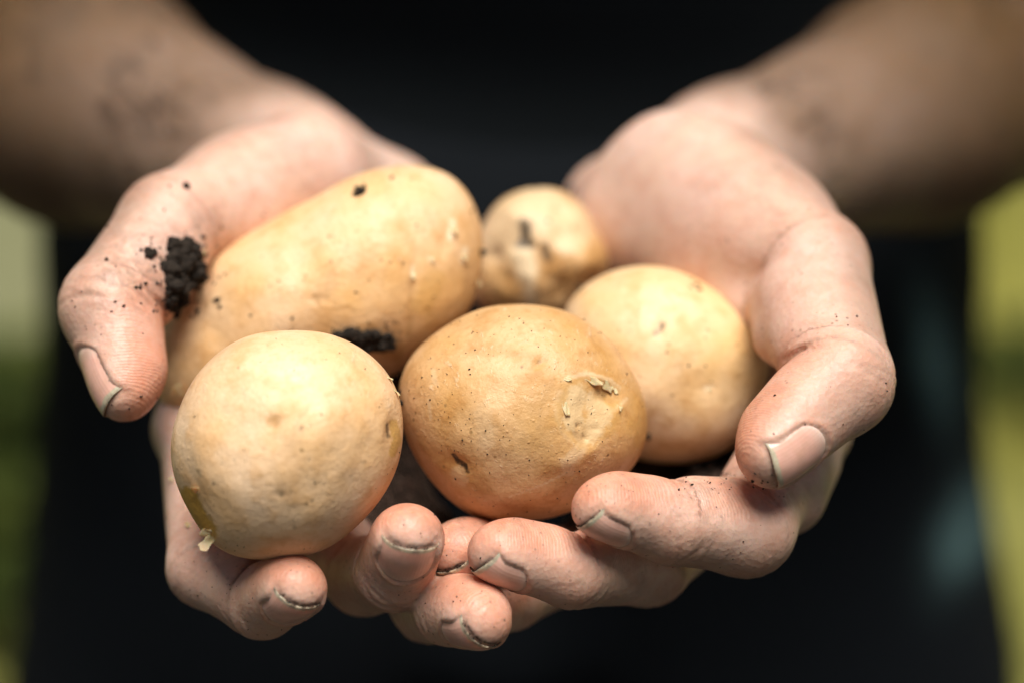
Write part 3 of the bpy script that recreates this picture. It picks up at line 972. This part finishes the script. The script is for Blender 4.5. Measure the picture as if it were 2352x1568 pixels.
POT["B"] = potato([(1200, 700), (1290, 712), (1370, 755), (1430, 820), (1470, 890), (1487, 960), (1480, 1020), (1450, 1075), (1390, 1130), (1300, 1175), (1200, 1195), (1120, 1195), (1050, 1160), (990, 1100), (945, 1030), (920, 950), (917, 880), (950, 810), (1010, 760), (1090, 715)],
    (1200, 955, 27), 28, 7, "shiny tan potato in the middle with a scarred hollow on its side", PM_B,
    dents=[(1340, 940, 62, 66, -15, 1.5), (1398, 902, 30, 24, 20, 1.5), (1345, 1000, 22, 26, 30, 0.7), (1240, 830, 20, 12, -40, 0.8), (1052, 1062, 26, 16, 30, 1.0), (1283, 950, 14, 46, -8, -0.35), (1375, 868, 40, 10, 22, -0.7),
           (1425, 935, 12, 30, 40, -0.35), (1300, 1062, 26, 18, -20, -0.45), (1110, 985, 8, 60, 5, -0.12), (1360, 1035, 26, 10, -40, -0.3), (1302, 965, 9, 34, -18, 0.4), (1330, 905, 10, 24, 10, -0.3), (1322, 1002, 8, 20, -40, 0.45), (1335, 978, 7, 7, 0, 0.5), (1350, 1008, 6, 6, 0, 0.5), (1372, 985, 8, 6, 0, 0.4)],
    marks=[("eye", [(1040, 1045), (1048, 1062), (1068, 1072), (1072, 1082)], 5, 0.95), ("pale", [(1050, 1085), (1060, 1100)], 16, 0.3), ("eye", [(1240, 828)], 5, 0.35),
           ("pale", [(1290, 905), (1285, 950), (1300, 990), (1312, 1005)], 12, 0.2), ("pale", [(1300, 868), (1345, 856), (1400, 870), (1425, 890)], 5, 0.35), ("tanned", [(1390, 895), (1410, 905)], 20, 0.7),
           ("eye", [(1402, 905)], 6, 0.4), ("pale", [(1345, 1015), (1330, 1035), (1300, 1060), (1305, 1080)], 14, 0.3), ("pale", [(1300, 1085), (1240, 1115), (1170, 1140)], 2.2, 0.4),
           ("tanned", [(1340, 985), (1335, 1010)], 14, 0.5), ("eye", [(1330, 975)], 4, 0.5), ("eye", [(1345, 1000)], 4, 0.5), ("flesh", [(1325, 900), (1312, 955), (1350, 1000), (1392, 955), (1392, 915)], 36, 0.3), ("pale", [(1330, 905), (1318, 960), (1352, 1000), (1385, 955), (1375, 915)], 24, 0.55), ("pale", [(1340, 890), (1345, 930)], 14, 0.2), ("pale", [(1110, 945), (1115, 1010)], 20, 0.12),
           ("pale", [(995, 850), (1000, 880)], 6, 0.22), ("pale", [(985, 920), (990, 960)], 3, 0.25), ("tanned", [(960, 900)], 12, 0.3), ("pale", [(1410, 945), (1440, 915)], 4, 0.25)], seed=5, lump=0.7)
POT["C"] = potato([(1460, 612), (1540, 618), (1620, 655), (1690, 705), (1745, 770), (1768, 830), (1755, 900), (1725, 970), (1690, 1020), (1620, 1055), (1540, 1062), (1460, 1050), (1390, 1010), (1340, 930), (1300, 830), (1290, 760), (1295, 710), (1340, 660), (1400, 625)],
    (1535, 840, 60), 24, 6, "smooth cream potato resting against the thumb, behind the scarred one", PM_C,
    dents=[(1515, 752, 22, 12, -60, 1.0), (1625, 890, 18, 8, 0, 0.5)],
    marks=[("eye", [(1508, 765), (1522, 742)], 5, 0.9), ("pale", [(1620, 892), (1632, 890)], 6, 0.6), ("pale", [(1635, 1022)], 7, 0.6), ("tanned", [(1660, 915)], 10, 0.35), ("tanned", [(1475, 890), (1500, 940)], 14, 0.3)], seed=8, lump=0.6)
POT["D"] = potato([(960, 380), (1030, 400), (1080, 450), (1105, 520), (1108, 600), (1090, 690), (1030, 770), (950, 830), (850, 880), (740, 920), (620, 945), (500, 958), (410, 948), (350, 930), (355, 890), (370, 830), (370, 760), (395, 700), (440, 640), (520, 575), (620, 515), (720, 460), (820, 405), (890, 383)],
    (735, 690, 58), 24, 7, "long golden potato at the back beside a clump of black soil", PM_D,
    dents=[(450, 650, 40, 30, -40, 2.2), (480, 760, 60, 30, 50, 0.8), (945, 690, 8, 120, 5, 0.5), (1020, 560, 16, 60, 10, 0.4), (740, 690, 30, 14, 10, 0.4)],
    marks=[("eye", [(500, 690)], 6, 0.6), ("tanned", [(945, 640), (948, 700), (940, 770)], 7, 0.6), ("pale", [(1040, 510), (1035, 545)], 7, 0.8), ("pale", [(1068, 575), (1063, 600)], 8, 0.7), ("pale", [(950, 610), (948, 640)], 5, 0.8), ("pale", [(985, 596)], 6, 0.6),
           ("tanned", [(720, 680), (735, 705), (770, 712), (800, 700), (815, 715)], 4, 0.6), ("tanned", [(860, 770), (900, 800)], 30, 0.6), ("tanned", [(1060, 620)], 30, 0.3), ("flesh", [(970, 700), (1000, 640)], 25, 0.3), ("eye", [(440, 655), (455, 690)], 7, 0.7)], seed=11, lump=0.6, back=0.9)
POT["E"] = potato([(1235, 432), (1290, 438), (1335, 470), (1362, 520), (1388, 570), (1396, 625), (1380, 680), (1330, 725), (1230, 750), (1140, 730), (1090, 690), (1080, 620), (1092, 560), (1120, 500), (1165, 452)],
    (1240, 590, 95), 18, 6, "small blurred potato at the very back with torn pale skin", PM_E,
    dents=[(1205, 545, 20, 24, 0, 1.5), (1250, 575, 12, 14, 0, 0.8), (1130, 590, 18, 30, 0, 1.6), (1335, 600, 44, 34, 0, -2.6), (1290, 480, 30, 22, 30, 2.0), (1180, 500, 36, 30, 0, -1.5), (1225, 650, 20, 60, -10, -1.2), (1290, 530, 30, 20, 40, 1.2), (1160, 650, 26, 40, 0, 1.4), (1290, 660, 14, 40, 20, 1.2)],
    marks=[("pale", [(1150, 540), (1230, 480), (1300, 520)], 60, 0.4), ("pale", [(1200, 585), (1210, 620)], 26, 0.7), ("pale", [(1214, 640), (1224, 700)], 12, 0.7), ("pale", [(1300, 560)], 28, 0.5), ("tanned", [(1150, 640), (1165, 690)], 24, 0.6), ("tanned", [(1330, 640), (1350, 600)], 26, 0.4),
           ("eye", [(1207, 520), (1205, 555)], 14, 0.95), ("eye", [(1190, 560), (1222, 560)], 10, 0.95), ("eye", [(1250, 570), (1258, 592)], 10, 0.85), ("tanned", [(1262, 600), (1268, 620)], 9, 0.7)], seed=14, lump=3.0)


# ------------------------------------------------------------------ ray probe: where does the sight line from the lens meet skin or potato
def np_tree(objs):
    VV, FF, o = [], [], 0
    for ob in objs:
        m = ob.data
        co = np.empty(len(m.vertices) * 3); m.vertices.foreach_get("co", co); co = co.reshape(-1, 3)
        w = OFF if ob.parent is not None else np.array(ob.location)
        VV.append(co + w)
        m.calc_loop_triangles()
        t = np.empty(len(m.loop_triangles) * 3, dtype=np.int32); m.loop_triangles.foreach_get("vertices", t)
        FF.append(t.reshape(-1, 3) + o); o += len(co)
    return BVHTree.FromPolygons(np.concatenate(VV).tolist(), np.concatenate(FF).tolist(), all_triangles=True)

TREE = np_tree([body] + [p[0] for p in POT.values()])
EYE = Vector(CM[:3, 3])
def probe(u, v):
    d = Vector(to_world(cs(u, v, 0)[None])[0]) - EYE
    d.normalize()
    p, nrm, i, dist = TREE.ray_cast(EYE, d, 0.75)
    if p is None: return None
    if nrm.dot(d) > 0: nrm = -nrm
    return p, nrm

ICO2 = ico(3); ICO1 = ico(2)
OCT = (np.array([(1, 0, 0), (-1, 0, 0), (0, 1, 0), (0, -1, 0), (0, 0, 1), (0, 0, -1)], float),
       np.array([(0, 2, 4), (2, 1, 4), (1, 3, 4), (3, 0, 4), (2, 0, 5), (1, 2, 5), (3, 1, 5), (0, 3, 5)]))

def crumb(src, c, r, seed, amp=0.45):
    D, T = src
    n_ = vnoise(D, 1.6, seed) * 0.9 + vnoise(D, 3.7, seed + 1) * 0.8
    st = rng.uniform(0.7, 1.25, 3)
    return np.asarray(c) + D * (r * (1 + amp * n_))[:, None] * st, T

def clump(label, u, v, rad_px, n, spread=(1, 1), lift=0.3, o_shift=0.0):
    V, T, o = [], [], 0
    mm = 0.0995e-3 * 1.08
    base = None
    for k in range(n):
        rr = (rad_px * rng.uniform(0.08, 0.42) ** (1.0 if k % 3 else 1.4) if k else rad_px * 0.36) * mm
        a = rng.uniform(0, 2 * math.pi); q = math.sqrt(rng.uniform(0, 1)) * rad_px * 0.9 if k else 0
        h = probe(u + q * math.cos(a) * spread[0], v + q * math.sin(a) * spread[1])
        if h is None: continue
        p = np.array(h[0]) + np.array(h[1]) * rr * rng.uniform(0.1, lift + 0.4)
        if base is None: base = p
        if np.linalg.norm(p - base) > rad_px * mm * 2.2: continue
        v_, t_ = crumb(ICO2 if rr > 0.8e-3 else ICO1, p, rr, 20 + k + u, 0.55)
        V.append(v_); T.append(t_ + o); o += len(v_)
    me = mesh_np("soil_clump", np.concatenate(V) - base, tris=np.concatenate(T))
    ob = add_obj("soil_clump", me, SOIL, None, base)
    tag(ob, label, "soil", "clumps of black soil")
    return ob

clump("large clump of wet black soil wedged between the thumb and the long potato", 416, 612, 52, 85, (0.75, 1.25), 0.15)
clump("lower clump of black soil in the gap beside the long potato's end", 396, 682, 36, 40, (0.7, 1.3), 0.15)
clump("small crumb of soil on the thumb beside the large black clump", 338, 582, 20, 20, (1, 0.8))
clump("star shaped crumb of soil on top of the long potato", 828, 440, 20, 22, (1.1, 0.8))
clump("strip of black soil on the long potato just above the front one", 830, 784, 34, 110, (2.6, 0.7), -0.1)
clump("soil in the shaded hollow of the palm under the cream potato", 1600, 1078, 40, 50, (1.8, 0.45), 0.3)
clump("thin line of soil where the cream potato meets the hand above it", 1598, 655, 14, 14, (2.2, 1.2), 0.1)

# ---- specks of soil scattered over skin and potatoes
V, T, o = [], [], 0
def specks(u0, v0, u1, v1, n, r0, r1):
    global o
    for _ in range(n):
        h = probe(rng.uniform(u0, u1), rng.uniform(v0, v1))
        if h is None: continue
        r = rng.uniform(r0, r1) * 1e-3 * rng.uniform(0.5, 1.0)
        D = OCT[0] * rng.uniform(0.5, 1.5, 3) @ np.array(Matrix.Rotation(rng.uniform(0, 6.28), 3, Vector(rng.normal(size=3))))
        D = D + rng.normal(size=D.shape) * 0.18
        V.append(np.array(h[0]) + np.array(h[1]) * r * 0.25 + D * r); T.append(OCT[1] + o); o += 6
specks(380, 740, 930, 1290, 70, 0.12, 0.28)
specks(940, 700, 1480, 830, 70, 0.12, 0.30)
specks(930, 830, 1100, 1100, 60, 0.12, 0.32)
specks(1100, 830, 1480, 1190, 50, 0.12, 0.25)
specks(150, 420, 480, 960, 45, 0.2, 0.55)
specks(300, 500, 520, 720, 50, 0.25, 0.7)
specks(345, 540, 475, 730, 70, 0.3, 0.95)
specks(500, 400, 1100, 800, 45, 0.2, 0.45)
specks(760, 735, 930, 765, 30, 0.2, 0.5)
specks(1080, 430, 1400, 700, 25, 0.25, 0.6)
specks(1290, 600, 1780, 1060, 35, 0.15, 0.35)
specks(1680, 560, 2060, 1100, 26, 0.15, 0.32)
specks(1300, 1080, 1900, 1320, 70, 0.10, 0.26)
specks(900, 1140, 1300, 1500, 90, 0.10, 0.26)
specks(400, 1250, 760, 1460, 60, 0.10, 0.24)
specks(1540, 1085, 1780, 1125, 40, 0.2, 0.5)
for F, nm in nails:                       # dark line of soil under the free edges
    ew = to_world(nm[5])
    for _ in range(int(80 * F.grime)):
        k = rng.uniform(1.5, len(ew) - 2.5); i = int(k)
        if math.sin(i * 1.3 + F.w * 3) < -0.75: continue
        p = ew[i] * (1 - k + i) + ew[i + 1] * (k - i)
        r = rng.uniform(0.07, 0.19) * 1e-3
        D = OCT[0] * rng.uniform(0.6, 1.4, 3) + rng.normal(size=(6, 3)) * 0.2
        V.append(p + rng.normal(size=3) * 0.10e-3 + D * r); T.append(OCT[1] + o); o += 6
for (u, v, r) in ((427, 428, 0.85), (1315, 437, 1.2), (900, 410, 0.6), (500, 690, 0.75), (505, 705, 0.6), (455, 715, 0.55), (245, 597, 0.5), (320, 662, 0.45), (1105, 580, 0.9), (1330, 660, 1.1), (1490, 1000, 0.8), (1062, 1010, 0.25), (925, 925, 0.7), (920, 900, 0.5)):
    h = probe(u, v)
    if h:
        v_, t_ = crumb(ICO1, np.array(h[0]) + np.array(h[1]) * r * 2e-4, r * 1e-3, u, 0.5)
        V.append(v_); T.append(t_ + o); o += len(v_)
VV = np.concatenate(V)
sp = add_obj("soil_specks", mesh_np("soil_specks", VV, tris=np.concatenate(T), smooth=False), SOIL)
tag(sp, "fine specks of black soil sprinkled over hands and potatoes", "soil", kind="stuff")

# ------------------------------------------------------------------ loose flakes of potato skin
FL, fnt, fb = new_mat("loose_potato_skin")
fn = N(fnt)
fn.link(fn.mix(fn.noise(fn.coord(), 400, 3), (0.76, 0.55, 0.32), (0.62, 0.38, 0.16)), fb.inputs["Base Color"])
fb.inputs["Roughness"].default_value = 0.5
fb.inputs["Subsurface Weight"].default_value = 0.3
fb.inputs["Subsurface Scale"].default_value = 0.001
def flake(par, u, v, ang, ln, wd, curl, lift, seed):
    h = probe(u, v)
    if h is None: return
    p, nr = np.array(h[0]), np.array(h[1])
    view = unit(np.array(EYE) - p)
    right = unit(np.cross(np.array([0, 0, 1.0]), view)) ; up = np.cross(view, right)
    d = right * math.cos(ang) - up * math.sin(ang)
    d = unit(d - nr * (d @ nr)); s_ = np.cross(nr, d)
    nx, ny = 11, 8
    X, Y = np.meshgrid(np.linspace(0, 1, nx), np.linspace(-1, 1, ny), indexing='ij')
    w = wd * (0.55 + 0.45 * np.sin(X * 2.6 + 0.3)) * (1 + 0.25 * np.sin(X * 9 + seed))
    th = X * curl
    rad_ = ln / max(curl, 0.2)
    A = rad_ * np.sin(th); B = rad_ * (1 - np.cos(th))
    pts = p - nr * 0.15e-3 + (A[..., None] * d + (B + lift * X + 0.18 * wd * np.sin(Y * 3 + X * 7 + seed))[..., None] * nr + (w * Y)[..., None] * s_) * 1e-3
    pts = pts.reshape(-1, 3)
    nrm_ = nr * 0.05e-3
    Vf = np.concatenate([pts, pts - nrm_])
    q = []
    n0 = nx * ny
    for i in range(nx - 1):
        for j in range(ny - 1):
            a = i * ny + j
            q.append((a, a + ny, a + ny + 1, a + 1)); q.append((n0 + a, n0 + a + 1, n0 + a + ny + 1, n0 + a + ny))
    for j in range(ny - 1):
        a = (nx - 1) * ny + j
        q.append((a, n0 + a, n0 + a + 1, a + 1))
    for i in range(nx - 1):
        for j, f_ in ((0, 1), (ny - 1, 0)):
            a = i * ny + j
            q.append((a, n0 + a, n0 + a + ny, a + ny) if f_ else (a, a + ny, n0 + a + ny, n0 + a))
    loc = np.array(par.location)
    add_obj("skin_flake", mesh_np("skin_flake", Vf - loc, quads=np.array(q)), FL, par)

A_, B_, C_, D_, E_ = (POT[k][0] for k in "ABCDE")
for k, a in enumerate(((482, 1226, 2.3, 4.0, 1.5, 1.9, 0.7), (480, 1235, 1.7, 3.6, 1.3, 2.4, 0.4), (488, 1222, 2.9, 2.8, 1.0, 1.5, 0.7), (458, 1134, 4.2, 2.4, 1.1, 0.7, 0.5), (424, 900, 3.5, 3.0, 2.0, 0.7, 0.9), (884, 856, 0.7, 2.4, 0.9, 0.3, 0.25), (902, 885, 0.9, 2.8, 0.8, 0.3, 0.2), (400, 1095, 2.6, 1.2, 0.8, 0.5, 0.5), (440, 1205, 3.2, 1.6, 0.9, 1.0, 0.6))):
    flake(A_, *a, k)
for k, a in enumerate(((1340, 864, 0.25, 5.5, 0.8, 0.2, 0.04), (1382, 870, 0.55, 4.6, 1.0, 0.25, 0.06), (1300, 985, -1.1, 4.5, 0.5, 0.2, 0.02), (1300, 900, 1.5, 5.5, 0.5, 0.2, 0.02), (1405, 880, 0.8, 2.8, 0.6, 0.35, 0.2), (1285, 868, 0.0, 3.0, 0.4, 0.3, 0.1), (1292, 905, 1.4, 5.0, 0.5, 0.2, 0.05), (1430, 925, 2.2, 3.0, 0.4, 0.3, 0.1))):
    flake(B_, *a, k + 9)
for k, a in enumerate(((1040, 512, 1.6, 3.4, 0.7, 0.6, 0.4), (1066, 578, 1.8, 2.6, 0.8, 0.6, 0.5), (950, 622, 1.7, 2.2, 0.5, 0.8, 0.5), (985, 594, 0.3, 1.4, 0.6, 0.8, 0.5), (470, 585, 3.4, 2.4, 1.2, 0.6, 0.6), (1098, 640, 1.2, 2.0, 0.8, 0.6, 0.6))):
    flake(D_, *a, k + 15)
flake(C_, 1622, 893, 0.0, 1.4, 0.5, 0.7, 0.3, 31)

# ------------------------------------------------------------------ ground, grass and plants behind
GM, gnt, gb = new_mat("meadow_ground")
gn = N(gnt)
gco = gn.coord()
pale = gn.ramp(gn.noise(gco, 0.9, 3), ((0.45, 0.0), (0.6, 1.0)))
gc = gn.mix(gn.noise(gco, 7, 5, 0.65), (0.11, 0.12, 0.02), (0.36, 0.33, 0.07))
gc = gn.mix(gn.math('MULTIPLY', pale, 0.4), gc, (0.50, 0.45, 0.20))
gn.link(gc, gb.inputs["Base Color"])
gb.inputs["Roughness"].default_value = 0.95
gn.link(gn.bump(gn.noise(gco, 30, 5, 0.7), 0.03), gb.inputs["Normal"])
gv, gq = [], []
NG = 60
ax_ = np.linspace(-1, 1, NG); ax_ = np.sign(ax_) * np.abs(ax_) ** 2.2 * 120
X, Y = np.meshgrid(ax_, ax_ + 3, indexing='ij')
Z = 0.05 * np.sin(X * 0.7) * np.sin(Y * 0.5 + 1) * (np.hypot(X, Y - 3) > 12)
gV = np.stack([X, Y, Z], -1).reshape(-1, 3)
gQ = [(i * NG + j, (i + 1) * NG + j, (i + 1) * NG + j + 1, i * NG + j + 1) for i in range(NG - 1) for j in range(NG - 1)]
ground = add_obj("ground", mesh_np("ground", gV, quads=np.array(gQ)), GM)
tag(ground, "sunlit meadow ground of dry grass and earth behind the person", kind="structure")

PT, ptn, ptb = new_mat("dry_earth_path")
pn = N(ptn)
pn.link(pn.mix(pn.noise(pn.coord(), 9, 5, 0.65), (0.15, 0.155, 0.06), (0.25, 0.24, 0.12)), ptb.inputs["Base Color"])
ptb.inputs["Roughness"].default_value = 0.95
pn.link(pn.bump(pn.noise(pn.coord(), 40, 5, 0.7), 0.02), ptb.inputs["Normal"])
px_ = np.linspace(-6, -0.15, 40)
pV = np.concatenate([np.stack([px_, 3.05 + 0.1 * np.sin(px_ * 3), np.full(40, 0.012)], 1), np.stack([px_, 3.95 + 0.08 * np.sin(px_ * 4 + 1), np.full(40, 0.012)], 1)])
path = add_obj("path", mesh_np("path", pV, quads=np.array([(i, i + 1, 41 + i, 40 + i) for i in range(39)])), PT)
tag(path, "pale dry earth path crossing the grass at the left", kind="structure")

BD, bdn, bdb = new_mat("added_dark_soil")  # dark ground added out of view to lower bounce light on the hands
bn = N(bdn)
bn.link(bn.mix(bn.noise(bn.coord(), 25, 5, 0.7), (0.03, 0.022, 0.014), (0.08, 0.06, 0.038)), bdb.inputs["Base Color"])
bdb.inputs["Roughness"].default_value = 1.0
bn.link(bn.bump(bn.noise(bn.coord(), 35, 6, 0.75), 0.05), bdb.inputs["Normal"])
ex = np.linspace(-6, 6, 50)
sV = np.concatenate([np.stack([ex, -5.0 + 0.08 * np.sin(ex * 5), np.full(50, 0.008)], 1), np.stack([ex, 1.62 + 0.07 * np.sin(ex * 6 + 1), np.full(50, 0.008)], 1)])
bed = add_obj("bounce_cut_soil", mesh_np("bounce_cut_soil", sV, quads=np.array([(i, i + 1, 51 + i, 50 + i) for i in range(49)])), BD)
tag(bed, "unseen dark soil sheet added underfoot to cut bounce light", kind="structure")

GR, grt, grb = new_mat("grass_blades")
rn = N(grt)
rc_ = rn.mix(rn.attr("tone"), (0.055, 0.07, 0.013), (0.44, 0.40, 0.07))
rn.link(rc_, grb.inputs["Base Color"])
grb.inputs["Roughness"].default_value = 0.6
nb_ = 34000
bx = rng.uniform(-2.2, 2.2, nb_); by = rng.uniform(1.66, 7.5, nb_)
hh = rng.uniform(0.03, 0.10, nb_); th = rng.uniform(0, 6.28, nb_); wd = rng.uniform(0.002, 0.005, nb_)
ln = rng.normal(size=(nb_, 2)) * 0.4
on_path = (by > 3.0 + 0.1 * np.sin(bx * 3)) & (by < 3.95) & (bx < -0.2)
hh = np.where(on_path, hh * 0.15, hh)
c_ = np.stack([bx, by, np.zeros(nb_)], 1); w_ = np.stack([np.cos(th) * wd, np.sin(th) * wd, np.zeros(nb_)], 1)
mid = c_ + np.stack([ln[:, 0] * hh * 0.4, ln[:, 1] * hh * 0.4, hh * 0.6], 1)
tip = c_ + np.stack([ln[:, 0] * hh * 1.2, ln[:, 1] * hh * 1.2, hh], 1)
gv_ = np.stack([c_ - w_, c_ + w_, mid - w_ * 0.8, mid + w_ * 0.8, tip], 1).reshape(-1, 3)
i0 = np.arange(nb_) * 5
me = mesh_np("grass", gv_, quads=np.stack([i0, i0 + 1, i0 + 3, i0 + 2], 1), tris=np.stack([i0 + 2, i0 + 3, i0 + 4], 1))
tone = np.clip(0.45 + 0.55 * np.tanh(bx * 2.5) * 0.8 + 0.7 * vnoise(c_, 1.4, 3) + rng.uniform(-0.2, 0.2, nb_), 0, 1)  # drier yellow to the right; shade on the left painted into the tone
attr(me, "tone", np.repeat(tone, 5))
grass = add_obj("grass", me, GR)
tag(grass, "blurred yellow green grass behind the person", "grass", kind="stuff")

LF, lft, lfb = new_mat("dark_leaf")
ln_ = N(lft)
ln_.link(ln_.mix(ln_.attr("tone"), (0.014, 0.024, 0.004), (0.055, 0.066, 0.011)), lfb.inputs["Base Color"])
lfb.inputs["Roughness"].default_value = 0.85
lfb.inputs["Specular IOR Level"].default_value = 0.1
ST, stt, stb = new_mat("plant_stem")
stb.inputs["Base Color"].default_value = (0.06, 0.09, 0.02, 1)
def leafy_plant(x, y, rad_, height, nl, label):
    r = bpy.data.objects.new("leafy_plant", None); COL.objects.link(r); r.location = (x, y, 0); r.empty_display_size = 0.1
    tag(r, label, "plant", "leafy plants behind the person")
    V, Q, tn = [], [], []
    Vs, Qs = [], []
    for k in range(nl):
        a = rng.uniform(0, 6.28); q = math.sqrt(rng.uniform(0, 1)) * rad_
        hz = height * (0.25 + 0.75 * rng.uniform(0, 1)) * (1 - 0.5 * (q / rad_) ** 2)
        c = np.array([q * math.cos(a), q * math.sin(a), hz])
        d = unit(np.array([math.cos(a) + rng.normal() * 0.5, math.sin(a) + rng.normal() * 0.5, rng.uniform(-0.4, 0.5)]))
        s_ = unit(np.cross(d, [0, 0, 1])); n_ = np.cross(s_, d)
        L_ = rng.uniform(0.04, 0.08); w = L_ * 0.32
        o_ = len(V) * 8
        V.append(np.array([c, c + d * L_ * .3 + s_ * w * .8, c + d * L_ * .3 - s_ * w * .8, c + d * L_ * .3 - n_ * .006, c + d * L_ * .7 + s_ * w * .7, c + d * L_ * .7 - s_ * w * .7, c + d * L_ * .7 - n_ * .008, c + d * L_ - n_ * .012]))
        Q += [(o_, o_ + 3, o_ + 1, o_), (o_, o_ + 2, o_ + 3, o_), (o_ + 1, o_ + 3, o_ + 6, o_ + 4), (o_ + 3, o_ + 2, o_ + 5, o_ + 6), (o_ + 4, o_ + 6, o_ + 7, o_ + 4), (o_ + 6, o_ + 5, o_ + 7, o_ + 6)]
        tn += [rng.uniform(0, 1)] * 8
        if k % 12 == 0:
            b = np.array([rng.uniform(-.03, .03), rng.uniform(-.03, .03), 0]); o2 = len(Vs) * 6
            ring = [np.array([math.cos(t), math.sin(t), 0]) * 0.006 for t in (0, 2.1, 4.2)]
            Vs.append(np.array([b + g_ for g_ in ring] + [c + g_ * .4 for g_ in ring]))
            Qs += [(o2 + i, o2 + (i + 1) % 3, o2 + 3 + (i + 1) % 3, o2 + 3 + i) for i in range(3)]
    tri = [(q[0], q[1], q[2]) for q in Q if q[0] == q[3]]; qd = [q for q in Q if q[0] != q[3]]
    me = mesh_np("foliage", np.concatenate(V), quads=np.array(qd), tris=np.array(tri))
    attr(me, "tone", tn)
    add_obj("foliage", me, LF, r)
    add_obj("stem", mesh_np("stem", np.concatenate(Vs), quads=np.array(Qs)), ST, r)
leafy_plant(-0.66, 2.35, 0.30, 0.22, 900, "dark green leafy plant low at the left edge of the picture")
leafy_plant(0.71, 2.75, 0.10, 0.10, 120, "small dark green plant in the bright grass at the right edge")
